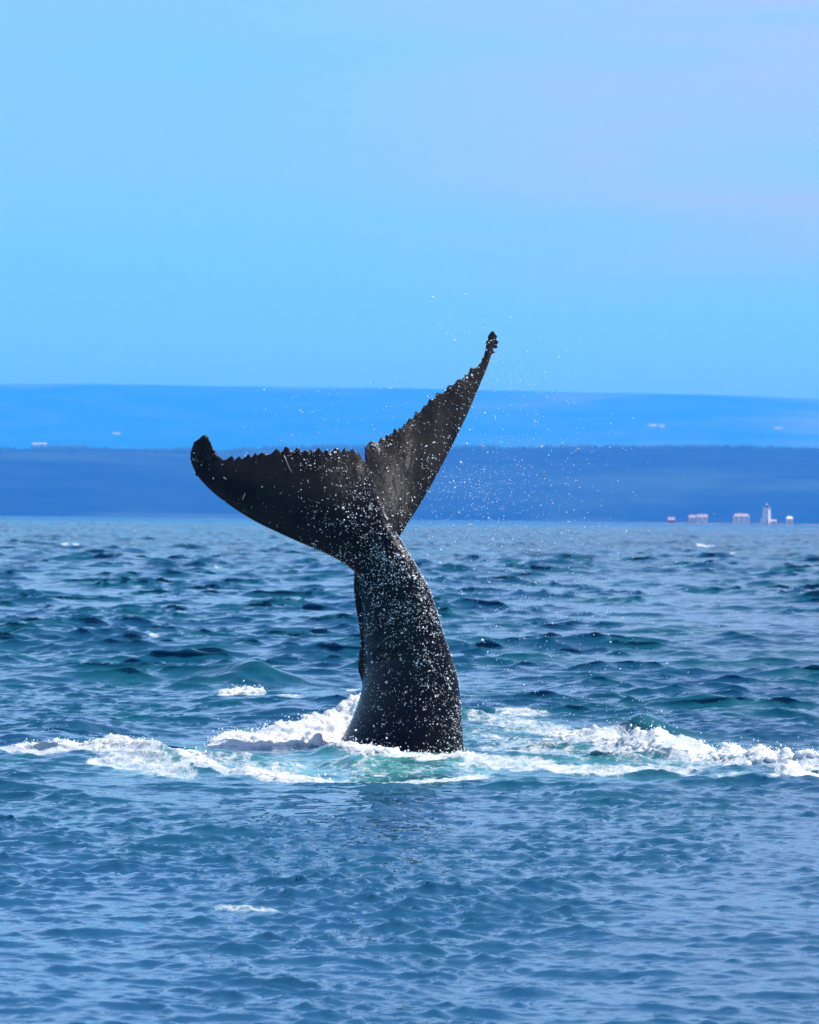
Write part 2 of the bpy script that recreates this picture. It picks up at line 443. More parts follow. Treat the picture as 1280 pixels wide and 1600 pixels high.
# ------------------------------------------------------------------ hills behind the sea
def hill(name, Y0, depth, base_px, ridge_px, nx, ny, rough, mat, fine=0):
    """a range of hills whose shore lies at Y0; ridge_px: [(px, py of the skyline)]"""
    W = Y0 * .26
    xs = np.linspace(-W, W, nx); vv = np.linspace(0, 1.35, ny)
    rx = np.array([at(a, b, Y0 + depth).x for a, b in ridge_px]); rz = np.array([at(a, b, Y0 + depth).z for a, b in ridge_px])
    rid = np.interp(xs, rx, rz)
    X, V = np.meshgrid(xs, vv)
    prof = np.where(V < 1, np.sin(np.clip(V, 0, 1) * math.pi / 2) ** .8 * (1 - .12 * np.sin(V * math.pi)), 1 - 3.2 * np.maximum(V - 1, 0) ** 1.3)
    n = fbm(X / (Y0 * .03) + 50, V * 6, 5) - .5
    Z = rid[None, :] * (prof + rough * n * np.clip(V, 0, 1) * np.clip((1.02 - V) * 4, .12, 1)) 
    Z += fine * (fbm(X / 9., V * 60, 2) - .5) * (V > .02)
    Z[0] = -1.2
    yy = Y0 + V * depth + (fbm(X / (Y0 * .05), V * 0 + 3, 3) - .5) * Y0 * .012
    P = np.stack([X.ravel(), yy.ravel(), Z.ravel()], 1)
    idx = np.arange(nx * ny).reshape(ny, nx)
    Fc = np.stack([idx[:-1, :-1], idx[:-1, 1:], idx[1:, 1:], idx[1:, :-1]], -1).reshape(-1, 4)
    o = mesh_obj(name, P, Fc, mat, smooth=True)
    tag(o, kind='structure')
    return o, P, Fc
def hill_mat(name, a, b, c, s1, flat):
    t = NT(name); P = t.pos(); p = t.n('ShaderNodeBsdfPrincipled')
    z = t.n('ShaderNodeSeparateXYZ'); t.l(P, z.inputs[0])
    f1 = t.ramp(t.noise(P, s1, 4, .55, sc=(.35, .5, 2.2)), .50, .70)
    f2 = t.ramp(t.noise(P, s1 * 4, 3, .5, sc=(.4, .5, 2.5)), .4, .62)
    c1 = t.mix(f2, a, tuple(x * .6 for x in a))
    c2 = t.mix(f1, c1, b)
    low = t.ramp(z.outputs['Z'], flat * .45, flat)
    f3 = t.ramp(t.noise(P, s1 * 1.3, 3, .5, sc=(.3, .5, 3)), .42, .6)
    lowm = t.math('MULTIPLY', t.math('SUBTRACT', 1, low), f3)
    t.l(t.mix(lowm, c2, c), p.inputs['Base Color'])
    p.inputs['Roughness'].default_value = .9; p.inputs['Specular IOR Level'].default_value = .1
    t.l(p.outputs[0], t.out.inputs[0]); return t.m
far_hills, FP, FF = hill('far_hills', 25000, 3200, 0,
    [(-3000, 600), (0, 598), (150, 599), (300, 601), (640, 606), (780, 609), (900, 612), (1100, 616), (1280, 622), (3000, 650)],
    260, 60, .10, hill_mat('far_hill_ground', (.03, .055, .03), (.12, .16, .09), (.22, .23, .19), .0011, 330))
near_hills, NP_, NF = hill('near_hills', 8000, 900, 0,
    [(-3000, 702), (0, 702), (100, 700), (340, 703), (450, 699), (640, 700), (900, 699), (1280, 700), (3000, 703)],
    700, 90, .12, hill_mat('wooded_hill_ground', (.012, .022, .018), (.026, .055, .03), (.05, .07, .05), .004, 10), fine=3.0)

# conifers: mass of small trees along the crest and slopes of the near hills
def forest():
    me = near_hills.data
    P = NP_.reshape(90, 700, 3)
    V, Fc = [], []
    k = 0
    for _ in range(6500):
        u = random.uniform(180, 519); r = random.random()
        v = random.uniform(58, 67.5) if r < .75 else random.uniform(30, 66)
        i, j = int(u), int(v); fu, fv = u - i, v - j
        p = P[j, i] * (1 - fu) * (1 - fv) + P[j, i + 1] * fu * (1 - fv) + P[j + 1, i] * (1 - fu) * fv + P[j + 1, i + 1] * fu * fv
        if fbm(np.array([p[0] / 60.]), np.array([v / 6.]), 2)[0] < .42: continue
        h = random.uniform(4, 10) if v > 57 else random.uniform(3, 6); w = h * random.uniform(.2, .34); a0 = random.random() * 6
        b = k
        for q in range(4):
            a = a0 + q * math.pi / 2
            V.append((p[0] + w * math.cos(a), p[1] + w * math.sin(a), p[2] - 1.5))
        V.append((p[0], p[1], p[2] + h)); k += 5
        for q in range(4): Fc.append((b + q, b + (q + 1) % 4, b + 4))
    o = mesh_obj('conifer_forest', np.array(V), np.array(Fc), simple('conifer_green', (.02, .045, .022), .9, .4, .01))
    tag(o, 'dark conifer wood covering the crest of the nearer blue hills', 'forest', kind='stuff')
forest()

# ------------------------------------------------------------------ light station on its islet, about 3.7 km away
ISY = 3700.0
def isx(px): return at(px, 819, ISY).x
PXM = ISY / F                                            # metres per photograph pixel out there
M_white = simple('white_painted_wall', (.80, .80, .78), .6, .04)
M_red = simple('red_painted_roof', (.40, .31, .31), .5, .1)
M_glass = simple('dark_window_glass', (.03, .04, .05), .1, .1, spec=.6)
M_iron = simple('red_iron', (.32, .16, .16), .5, .1)
M_rock = simple('grey_rock', (.10, .10, .09), .9, .35, .12)
M_wood = simple('grey_door', (.18, .17, .16), .6, .15)

def isle():
    nx, ny = 160, 16
    xs = np.linspace(isx(985), isx(1420), nx); V = []
    ys = np.linspace(-26, 30, ny)
    X, Yy = np.meshgrid(xs, ys)
    e = 1 - np.abs((X - X.mean()) / (X.max() - X.mean())) ** 6
    Z = 1.0 * e * np.clip(1 - (Yy / 30) ** 4, -1, 1) + (fbm(X / 7, Yy / 6 + 9, 3) - .5) * 1.8 - .3
    Z[0] = Z[-1] = -1.5; Z[:, 0] = Z[:, -1] = -1.5
    P = np.stack([X.ravel(), ISY + Yy.ravel(), Z.ravel()], 1)
    idx = np.arange(nx * ny).reshape(ny, nx)
    Fc = np.stack([idx[:-1, :-1], idx[:-1, 1:], idx[1:, 1:], idx[1:, :-1]], -1).reshape(-1, 4)
    tag(mesh_obj('rocky_shore', P, Fc, M_rock, smooth=True), kind='structure')
isle()
def box(x0, x1, y0, y1, z0, z1):
    return [(x0, y0, z0), (x1, y0, z0), (x1, y1, z0), (x0, y1, z0), (x0, y0, z1), (x1, y0, z1), (x1, y1, z1), (x0, y1, z1)], \
           [(0, 3, 2, 1), (4, 5, 6, 7), (0, 1, 5, 4), (1, 2, 6, 5), (2, 3, 7, 6), (3, 0, 4, 7)]
def frustum(r0, r1, z0, z1, n=8, ph=.3927):
    v = [(r * math.cos(ph + 2 * math.pi * i / n), r * math.sin(ph + 2 * math.pi * i / n), z) for r, z in ((r0, z0), (r1, z1)) for i in range(n)]
    f = [(i, (i + 1) % n, n + (i + 1) % n, n + i) for i in range(n)] + [tuple(range(n - 1, -1, -1)), tuple(range(n, 2 * n))]
    return v, f
def part(name, vf, mat, parent, smooth=False):
    return mesh_obj(name, vf[0], vf[1], mat, parent, smooth)
def empty(name, loc):
    o = bpy.data.objects.new(name, None); o.location = loc; col.objects.link(o); return o
def windows(root, spots, w, h, y):
    for x, z in spots:
        fr = part('window', box(x - w / 2 - .15, x + w / 2 + .15, y - .10, y + .12, z - h / 2 - .15, z + h / 2 + .15), M_white, root)
        part('pane', box(x - w / 2, x + w / 2, y - .16, y - .103, z - h / 2, z + h / 2), M_glass, fr)
# lighthouse
lh = empty('lighthouse', (isx(1198), ISY, 1.6))
tag(lh, 'tall white lighthouse tower with red lantern on the far shore', 'lighthouse')
part('tower', frustum(4.2, 3.3, -1.5, 13.6), M_white, lh)
part('buttress', box(-5.2, -3.3, -2, 2, -1.5, 4.2), M_white, lh)
part('gallery', frustum(4.0, 4.0, 13.603, 14.1), M_white, lh)
part('lantern_room', frustum(1.7, 1.7, 14.103, 16.2), M_glass, lh)
part('lantern_roof', frustum(2.0, .25, 16.203, 17.6), M_red, lh)
part('roof_ball', frustum(.28, .2, 17.603, 18.6), M_iron, lh)
rail = []
for i in range(8):
    a = .3927 + i * math.pi / 4
    part('railing_post', tuple([[(x + 3.8 * math.cos(a), y + 3.8 * math.sin(a), z) for x, y, z in box(-.08, .08, -.08, .08, 14.103, 15.2)[0]], box(0, 1, 0, 1, 0, 1)[1]]), M_iron, lh)
windows(lh, [(0, 4.5), (0, 9.5)], .9, 1.4, -3.5)
part('door', box(-.7, .7, -4.1, -3.7, -.5, 1.9), M_wood, lh)

def house(name, px0, px1, zt, zr, label, cat, hip=.0, dy=0, wins=3, chimney=True, roofm=None, wall=None, base=1.2):
    w = (px1 - px0) * PXM; c = (isx(px0) + isx(px1)) / 2; d = max(5., w * .6)
    r = empty(name, (c, ISY + dy, base)); tag(r, label, cat)
    part('wall', box(-w / 2, w / 2, -d / 2, d / 2, -1.5, zt), wall or M_white, r)
    e = .35; hx = w / 2 + e; hy = d / 2 + e; rx = hx * (1 - hip)
    v = [(-hx, -hy, zt + .003), (hx, -hy, zt + .003), (hx, hy, zt + .003), (-hx, hy, zt + .003), (-rx, 0, zr), (rx, 0, zr)]
    f = [(0, 1, 5, 4), (2, 3, 4, 5), (1, 2, 5), (3, 0, 4), (0, 3, 2, 1)]
    roof = part('roof', (v, f), roofm or M_red, r)
    if chimney: part('chimney', box(-w * .2, -w * .2 + .9, -.4, .5, zt + .5, zr + 1.0), M_white, roof)
    if wins:
        windows(r, [(-w / 2 + w * (i + .5) / wins, z) for i in range(wins) for z in ([zt * .28, zt * .74] if zt > 4.5 else [zt * .5]) if not (i == wins // 2 and z < zt * .6)], min(1.1, w * .12), 1.3, -d / 2)
    part('door', box(-.55, .55, -d / 2 - .18, -d / 2 + .1, -.6, 1.6), M_wood, r)
    return r
house('keepers_house', 1146, 1171, 6.2, 8.6, 'white two storey house with hipped red roof just left of the lighthouse', 'house', hip=.3, wins=3)
house('boat_house', 1077, 1087, 4.6, 7.0, 'small white gabled building at the left end of the pair with red roofs', 'building', wins=1, chimney=False, dy=3)
house('dwelling', 1089, 1105, 5.2, 7.6, 'white building with steep red roof beside the small gabled one on the far shore', 'house', wins=2, dy=-2)
house('red_shed', 1044, 1054, 2.2, 4.8, 'low red shed farthest left on the far shore', 'shed', roofm=M_red, wall=M_iron, wins=0, chimney=False)
fs = house('oil_shed', 1229, 1239, 4.6, 6.6, 'small white shed with pale pointed roof right of the lighthouse', 'shed', hip=.45, roofm=M_white, wins=1, chimney=False)
house('store_shed', 1205, 1213, 2.0, 3.6, 'low red roofed shed touching the foot of the lighthouse', 'shed', wins=0, chimney=False)
# pale buildings on the far hills
bm_bvh = BVHTree.FromPolygons([tuple(p) for p in FP], [tuple(f) for f in FF])
def far_building(px, py, wpx, hpx, label):
    h = bm_bvh.ray_cast(Vector((0, 0, CAM_H)), ray(px, py).normalized())
    if h[0] is None: return
    s = h[0].y / F; w = wpx * s / 2; hh = hpx * s
    r = empty('barn', h[0] - Vector((0, w * .3, 0))); tag(r, label, 'building', group='pale buildings on the far hills')
    part('wall', box(-w, w, -w * .3, w * .3, -60, hh * .65), M_white, r)
    v = [(-w * 1.03, -w * .35, hh * .65 + .1), (w * 1.03, -w * .35, hh * .65 + .1), (w * 1.03, w * .35, hh * .65 + .1), (-w * 1.03, w * .35, hh * .65 + .1), (-w * 1.03, 0, hh), (w * 1.03, 0, hh)]
    part('roof', (v, [(0, 1, 5, 4), (2, 3, 4, 5), (1, 2, 5), (3, 0, 4), (0, 3, 2, 1)]), M_white, r)
far_building(1020, 668, 12, 5, 'pale far hill building, left one of two close together, right of the spray')
far_building(1034, 669, 9, 5, 'smaller pale far hill building, right one of two close together')
far_building(1217, 672, 12, 4, 'faint pale building on the far hill straight above the lighthouse')
far_building(62, 697, 22, 5, 'long pale building at the left edge just above the crest of the near hills')
far_building(182, 680, 12, 4, 'faint pale building on the far hill left of the raised fluke')

# ------------------------------------------------------------------ the whale
WY = 50.0
def W(px, py, dz=0.0): return np.array(at(px, py, WY + dz))
def spline(knots, vals, s):
    """smooth (Catmull-Rom) interpolation of rows of vals at parameters s"""
    k = np.array(knots, float); v = np.array(vals, float); s = np.asarray(s, float)
    m = np.gradient(v, k, axis=0)
    i = np.clip(np.searchsorted(k, s) - 1, 0, len(k) - 2)
    h = (k[i + 1] - k[i])[:, None]; t = ((s - k[i]) / (k[i + 1] - k[i]))[:, None]
    return ((2 * t ** 3 - 3 * t ** 2 + 1) * v[i] + (t ** 3 - 2 * t ** 2 + t) * h * m[i] + (-2 * t ** 3 + 3 * t ** 2) * v[i + 1] + (t ** 3 - t ** 2) * h * m[i + 1])
def fluke(knots, L, T, th, camber, teeth, seed, flip):
    g = random.Random(seed)
    n, m = 420, 22
    s = np.linspace(0, 1, n)
    Lp = spline(knots, [W(*p) for p in L], s); Tp = spline(knots, [W(*p) for p in T], s)
    # serrated trailing edge: uneven teeth
    arc = np.concatenate([[0], np.cumsum(np.linalg.norm(np.diff(Tp, axis=0), axis=1))])
    amp = np.zeros(n); p = .10
    while p < arc[-1] - teeth[1]:
        wd = g.uniform(.04, .15); hh = (wd / .125) ** .6 * g.uniform(.45, 1.15) * teeth[0]
        u = (arc - p) / wd
        tooth = np.where((u > 0) & (u < 1), np.where(u < teeth[2], u / teeth[2], (1 - u) / (1 - teeth[2])), 0)
        amp = np.maximum(amp, tooth * hh); p += wd * g.uniform(.8, 1.45)
    dirv = Tp - Lp; dl = np.linalg.norm(dirv, axis=1, keepdims=True); dirn = dirv / np.maximum(dl, 1e-6)
    nrm = np.cross(np.gradient(Lp * .5 + Tp * .5, axis=0), dirn); nrm /= np.linalg.norm(nrm, axis=1, keepdims=True)
    nrm *= flip
    c = (1 - np.cos(np.linspace(0, math.pi, m))) / 2
    thick = np.interp(s, [k for k, _ in th], [v for _, v in th])
    up, lo = [], []
    for ci in c:
        prof = 1.9 * math.sqrt(ci) * (1 - ci) ** .85 * thick[:, None] * .5 + .010
        base = Lp + dirv * ci + nrm * (camber * math.sin(math.pi * ci) * dl)
        sh = (ci ** 11) * (amp[:, None] * dirn)
        up.append(base + sh + nrm * prof); lo.append(base + sh - nrm * prof)
    ring = np.array(up + lo[::-1])                      # (2m, n, 3)
    V = ring.transpose(1, 0, 2).reshape(-1, 3); R = 2 * m
    Fc = [(i * R + j, i * R + (j + 1) % R, (i + 1) * R + (j + 1) % R, (i + 1) * R + j) for i in range(n - 1) for j in range(R)]
    Fc += [tuple(range(R - 1, -1, -1)), tuple((n - 1) * R + j for j in range(R))]
    return V, Fc
def loft(rings):
    R = len(rings[0]); V = np.concatenate(rings)
    Fc = [(i * R + j, i * R + (j + 1) % R, (i + 1) * R + (j + 1) % R, (i + 1) * R + j) for i in range(len(rings) - 1) for j in range(R)]
    Fc += [tuple(range(R - 1, -1, -1)), tuple((len(rings) - 1) * R + j for j in range(R))]
    return V, Fc
def lump(c, r, seed, sq=(1, 1, 1)):
    bm = bmesh.new(); bmesh.ops.create_icosphere(bm, subdivisions=2, radius=1)
    g = random.Random(seed)
    v = np.array([tuple(q.co) for q in bm.verts]); f = [tuple(w.index for w in q.verts) for q in bm.faces]; bm.free()
    v = v * (1 + .12 * np.array([g.uniform(-1, 1) for _ in v]))[:, None]
    return v * r * np.array(sq) + c, f

pieces = []
# tail stock: (py, x left, x right, half depth, depth offset, sharpness of left edge, shear)
ST = [(1330, 470, 760, .95, .0, .0, .10), (1250, 490, 738, .85, .0, .0, .14), (1200, 512, 729, .74, .0, .0, .18), (1175, 524, 726, .68, .0, .0, .2),
      (1150, 537, 724, .62, 0, .0, .22), (1120, 551, 722, .56, 0, .02, .24), (1090, 562, 720, .50, 0, .05, .26), (1060, 568, 716, .45, 0, .15, .28),
      (1025, 570, 706, .41, 0, .3, .30), (990, 568, 694, .38, 0, .35, .32), (950, 564, 682, .35, 0, .3, .32), (915, 558, 669, .33, 0, .2, .32), (890, 553, 655, .31, 0, .1, .32),
      (865, 556, 640, .27, 0, .0, .32), (840, 562, 624, .22, .0, .0, .3), (815, 566, 607, .17, 0, .0, .3), (790, 570, 596, .13, 0, .0, .3),
      (765, 570, 585, .09, 0, .0, .3), (740, 567, 577, .05, 0, 0, .3), (722, 565, 572, .03, 0, 0, .3)]
ST = ST[::-1]
kk = [r[0] for r in ST]
yy = np.linspace(722, 1330, 110)
vals = spline(kk, [r[1:] for r in ST], yy)
rings = []
for y_, (xl, xr, b, dof, shp, shr) in zip(yy, vals):
    ring = []
    a = (xr - xl) / 2; cx = (xl + xr) / 2; am = a * WY / F
    for q in range(48):
        th_ = 2 * math.pi * q / 48
        cxx = math.cos(th_); sn = math.sin(th_)
        pw = .45 if cxx > 0 else shp
        dd = b * sn * abs(sn) ** pw
        ring.append(W(cx + a * cxx, y_, dof + dd - shr * am * cxx * 1.6))
    rings.append(np.array(ring))
pieces.append(loft(rings))
# second keel seen behind the left edge
KB = [(895, 552, .14), (930, 552, .22), (970, 558, .28), (1005, 562, .3), (1025, 559, .33), (1045, 558, .33), (1062, 563, .30), (1085, 574, .25), (1110, 590, .2)]
rings = []
for y_, (xl, dep) in zip(np.linspace(895, 1110, 50), spline([r[0] for r in KB], [r[1:] for r in KB], np.linspace(895, 1110, 50))):
    rings.append(np.array([W(xl + 26 + 26 * math.cos(q * math.pi / 12), y_, dep + .075 * math.sin(q * math.pi / 12)) for q in range(24)]))
pieces.append(loft(rings))
kn = [0, .10, .24, .40, .55, .68, .78, .87, .94, 1]
LF_L = [(566, 905, 0), (541, 884, -.10), (505, 864, -.22), (445, 837, -.36), (392, 811, -.47), (350, 783, -.55), (326, 763, -.60), (306, 739, -.64), (297, 713, -.67), (303, 690, -.69)]
LF_T = [(571, 722, .0), (556, 709, -.08), (500, 706, -.25), (445, 706, -.40), (405, 712, -.5), (372, 717, -.56), (352, 718, -.6), (338, 708, -.64), (329, 693, -.67), (318, 685, -.69)]
pieces.append(fluke(kn, LF_L, LF_T, [(0, .36), (.1, .28), (.25, .19), (.5, .12), (.8, .07), (1, .05)], -.05, (.078, .42, .5), 3, 1))
RF_L = [(606, 868, .18), (628, 832, .28), (652, 795, .38), (680, 747, .5), (706, 697, .61), (730, 648, .72), (746, 610, .80), (762, 571, .88), (771, 545, .93), (776, 523, .96)]
RF_T = [(571, 730, .06), (572, 700, .14), (592, 690, .24), (628, 668, .38), (660, 640, .5), (693, 613, .62), (724, 590, .72), (750, 569, .82), (757, 552, .90), (764, 522, .95)]
pieces.append(fluke(kn, RF_L, RF_T, [(0, .10), (.1, .16), (.25, .15), (.5, .11), (.8, .06), (1, .04)], .06, (.062, .36, .74), 8, 1))
# dimple swelling above the fold on the flank
allV, allF, off = [], [], 0
for V_, F_ in pieces:
    allV.append(np.asarray(V_)); allF += [tuple(i + off for i in f) for f in F_]; off += len(V_)
# knobbly barnacled tips, fused with the body
gt = random.Random(5)
tips = []
for cx, cy, dz, rr in [(318, 688, -.69, .055), (311, 692, -.69, .05), (325, 694, -.68, .05), (306, 702, -.69, .045), (331, 706, -.66, .045), (303, 714, -.68, .036), (303, 727, -.67, .030), (309, 740, -.66, .028), (336, 713, -.65, .035),
                       (770, 520, .95, .036), (773, 526, .95, .032), (766, 527, .94, .034), (763, 534, .93, .03), (775, 533, .94, .027), (774, 541, .93, .027), (762, 541, .91, .03), (772, 550, .92, .022)]:
    for _ in range(2):
        V_, F_ = lump(W(cx + gt.uniform(-2, 2), cy + gt.uniform(-2, 2), dz + gt.uniform(-.02, .02)), rr * gt.uniform(.6, 1), gt.random())
        allV.append(V_); allF += [tuple(i + off for i in f) for f in F_]; off += len(V_)
V_ = np.concatenate(allV)
whale = mesh_obj('humpback_whale', [tuple(v) for v in V_], allF)
bm = bmesh.new(); bm.from_mesh(whale.data); bmesh.ops.recalc_face_normals(bm, faces=bm.faces); bm.to_mesh(whale.data); bm.free()
rm = whale.modifiers.new('remesh', 'REMESH'); rm.mode = 'VOXEL'; rm.voxel_size = .0145
sm = whale.modifiers.new('smooth', 'SMOOTH'); sm.factor = .5; sm.iterations = 2
dg = bpy.context.evaluated_depsgraph_get()
me2 = bpy.data.meshes.new_from_object(whale.evaluated_get(dg))
whale.modifiers.clear(); old = whale.data; whale.data = me2; bpy.data.meshes.remove(old)
me2.name = 'humpback_whale'
# soften the joints between stock and flukes, away from the thin edges; press in the flank fold
nv = len(me2.vertices)
co = np.empty(nv * 3, np.float32); me2.vertices.foreach_get('co', co); co = co.reshape(-1, 3).astype(float)
ne = len(me2.edges); ed = np.empty(ne * 2, np.int32); me2.edges.foreach_get('vertices', ed); ed = ed.reshape(-1, 2)
px, py = topix(co)
wgt = sstep(722, 745, py) * (1 - sstep(500, 420, px) * 1) * sstep(1200, 1100, py) 
wgt = np.where((px > 625) & (py < 850), 0, wgt) * sstep(470, 520, px)
deg = np.bincount(ed.ravel(), minlength=nv).astype(float)[:, None]
for it in range(45):
    acc = np.zeros_like(co)
    for a in range(3):
        acc[:, a] = np.bincount(ed[:, 0], co[ed[:, 1], a], nv) + np.bincount(ed[:, 1], co[ed[:, 0], a], nv)
    lap = acc / deg - co
    lap *= (.6 if it % 2 == 0 else -.52) if it >= 16 else .6
    co += lap * wgt[:, None]
# fold and swelling low on the flank
px, py = topix(co)
front = co[:, 1] < WY + .1
g1 = np.exp(-((px - 598) / 16) ** 2 - ((py - 1032) / 9) ** 2); g2 = np.exp(-((px - 605) / 40) ** 2 - ((py - 1075) / 34) ** 2)
g3 = np.exp(-((px - 600) / 22) ** 2 - ((py - 1012) / 8) ** 2)
co[:, 1] += front * (.045 * g1 - .04 * g2 - .02 * g3)
me2.vertices.foreach_set('co', co.astype(np.float32).ravel())
me2.polygons.foreach_set('use_smooth', np.ones(len(me2.polygons), dtype=bool)); me2.update()
print('whale faces', len(me2.polygons))
tag(whale, 'black humpback whale diving with its raised tail flukes above the splash', 'whale')
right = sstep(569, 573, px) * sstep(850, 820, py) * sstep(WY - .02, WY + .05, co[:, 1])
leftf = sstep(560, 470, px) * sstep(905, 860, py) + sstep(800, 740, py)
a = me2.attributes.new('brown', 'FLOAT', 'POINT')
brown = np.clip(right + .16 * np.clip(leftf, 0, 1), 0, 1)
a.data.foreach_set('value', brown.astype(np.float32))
g = np.exp(-((px - 617) / 22) ** 2 - ((py - 765) / 42) ** 2) * right + .8 * np.exp(-((px - 640) / 9) ** 2 - ((py - 700) / 30) ** 2) * right + .55 * np.exp(-((px - 564) / 5) ** 2 - ((py - 728) / 26) ** 2) + .3 * np.exp(-((px - 535) / 22) ** 2 - ((py - 740) / 40) ** 2)
a = me2.attributes.new('pale', 'FLOAT', 'POINT'); a.data.foreach_set('value', g.astype(np.float32))

def whale_mat():
    t = NT('whale_skin'); P = t.pos(); p = t.n('ShaderNodeBsdfPrincipled')
    br = t.attr('brown'); pale = t.attr('pale')
    n1 = t.ramp(t.noise(P, 5, 5, .65, sc=(1, 1, .35)), .35, .7)
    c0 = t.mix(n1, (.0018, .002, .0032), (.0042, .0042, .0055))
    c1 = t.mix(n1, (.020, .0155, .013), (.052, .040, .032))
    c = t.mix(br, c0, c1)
    sn = t.ramp(t.noise(P, 26, 6, .75, sc=(1.3, 1.3, .35), dist=.8), .36, .72)
    pf = t.math('MULTIPLY', pale, sn, clamp=True)
    c = t.mix(pf, c, (.34, .27, .22))
    # fine pale scratches
    sc = t.ramp(t.noise(P, 18, 3, .5, sc=(3, 3, .16), dist=1.2), .68, .74, 0, .35)
    c = t.mix(t.math('MULTIPLY', sc, br), c, (.12, .10, .085))
    t.l(c, p.inputs['Base Color'])
    t.l(t.ramp(t.noise(P, 8, 4), .3, .7, .14, .32), p.inputs['Roughness'])
    p.inputs['Specular IOR Level'].default_value = .13
    b = t.n('ShaderNodeBump'); b.inputs['Distance'].default_value = .01; b.inputs['Strength'].default_value = .5
    t.l(t.noise(P, 34, 5, .65), b.inputs['Height'])
    t.l(b.outputs[0], p.inputs['Normal']); t.l(p.outputs[0], t.out.inputs[0]); return t.m
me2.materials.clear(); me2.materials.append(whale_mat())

bvh = BVHTree.FromPolygons([tuple(v) for v in co], [tuple(p.vertices) for p in me2.polygons])
CAMP = Vector((0, 0, CAM_H))
def hit(px_, py_):
    r = ray(px_, py_).normalized(); h = bvh.ray_cast(CAMP, r); return h[0], h[1]
# scars: thin raised lines on the skin
M_scar = simple('pale_scar', (.34, .31, .29), .6, .2)
for pts in ([(444, 712), (448, 722), (453, 733), (456, 738)], [(534, 878), (532, 866), (531, 858)], [(379, 781), (381, 776), (383, 771)]):
    rings = []
    for k, (a_, b_) in enumerate(pts):
        h, nn = hit(a_, b_)
        if h is None: continue
        rings.append(np.array([tuple(h + nn * .004 + Vector((math.cos(q * math.pi / 3), 0, math.sin(q * math.pi / 3))) * (.006 if k < 3 else .004)) for q in range(6)]))
    if len(rings) > 1:
        V__, F__ = loft(rings); mesh_obj('scar', [tuple(v) for v in V__], F__, M_scar, whale, True)

# ------------------------------------------------------------------ drops: on the skin and in the air
bm = bmesh.new(); bmesh.ops.create_icosphere(bm, subdivisions=1, radius=1)
ICO1 = (np.array([tuple(q.co) for q in bm.verts]), np.array([[w.index for w in q.verts] for q in bm.faces])); bm.free()
bm = bmesh.new(); bmesh.ops.create_icosphere(bm, subdivisions=2, radius=1)
ICO2 = (np.array([tuple(q.co) for q in bm.verts]), np.array([[w.index for w in q.verts] for q in bm.faces])); bm.free()
OCT = (np.array([(1, 0, 0), (-1, 0, 0), (0, 1, 0), (0, -1, 0), (0, 0, 1), (0, 0, -1)], float),
       np.array([(0, 2, 4), (2, 1, 4), (1, 3, 4), (3, 0, 4), (2, 0, 5), (1, 2, 5), (3, 1, 5), (0, 3, 5)]))
def blobs(name, C, S, mat, proto=OCT, jit=.25):
    """one mesh of many small bodies: centres C (n,3), radii S (n,3)"""
    n = len(C); bv, bf = proto; k = len(bv)
    ang = rng.uniform(0, 6.28, n); ca, sa = np.cos(ang), np.sin(ang)
    L = bv[None] * S[:, None, :] * (1 + rng.uniform(-jit, jit, (n, k, 1)))
    x = L[..., 0] * ca[:, None] - L[..., 2] * sa[:, None]; z = L[..., 0] * sa[:, None] + L[..., 2] * ca[:, None]
    V = np.stack([x, L[..., 1], z], -1) + C[:, None, :]
    Fc = bf[None] + (np.arange(n) * k)[:, None, None]
    return mesh_obj(name, V.reshape(-1, 3), Fc.reshape(-1, 3), mat, smooth=True)
def drop_mat(name, c, rough, tr):
    t = NT(name); p = t.n('ShaderNodeBsdfPrincipled'); p.inputs['Base Color'].default_value = (*c, 1)
    p.inputs['Roughness'].default_value = rough; p.inputs['IOR'].default_value = 1.333
    p.inputs['Specular IOR Level'].default_value = 1.0
    p.inputs['Subsurface Weight'].default_value = tr; p.inputs['Subsurface Radius'].default_value = (.03, .03, .03); p.inputs['Subsurface Scale'].default_value = 1
    t.l(p.outputs[0], t.out.inputs[0]); return t.m
M_drop = drop_mat('white_droplet', (.93, .95, 1.0), .2, 0)
def froth_mat():
    t = NT('white_froth'); P = t.pos(); p = t.n('ShaderNodeBsdfPrincipled'); p.inputs['Base Color'].default_value = (.62, .645, .67, 1)
    p.inputs['Roughness'].default_value = .45; p.inputs['IOR'].default_value = 1.333
    p.inputs['Subsurface Weight'].default_value = .6; p.inputs['Subsurface Radius'].default_value = (.10, .12, .14); p.inputs['Subsurface Scale'].default_value = 1
    b = t.n('ShaderNodeBump'); b.inputs['Distance'].default_value = .02; b.inputs['Strength'].default_value = .8
    t.l(t.noise(P, 38, 6, .7), b.inputs['Height']); t.l(b.outputs[0], p.inputs['Normal'])
    t.l(p.outputs[0], t.out.inputs[0]); return t.m
M_froth = froth_mat()

# drops on the skin, sampled over the whole surface (all sides)
tri = np.array([tuple(p.vertices)[:3] for p in me2.polygons]); nrmv = np.empty(len(me2.polygons) * 3, np.float32); me2.polygons.foreach_get('normal', nrmv); nrmv = nrmv.reshape(-1, 3)
cen = co[tri].mean(1); cpx, cpy = topix(cen)
sto = (cpx > 545) * (cpy > 840)
dens = np.where(sto, .35 + 1.6 * np.exp(-((cpx - (610 + (cpy - 860) * .36)) / 40) ** 2) * (.4 + .6 * sstep(1130, 960, cpy)), 0)
fl = ~(sto.astype(bool))
dens = np.where(fl, .05 + 1.2 * np.exp(-((cpx - 572) / 42) ** 2 - ((cpy - 830) / 62) ** 2) + .32 * np.exp(-((cpx - 520) / 60) ** 2) + .35 * np.exp(-((cpx - 310) / 14) ** 2 - ((cpy - 730) / 18) ** 2) + .25 * (cen[:, 1] > WY + .15), dens)
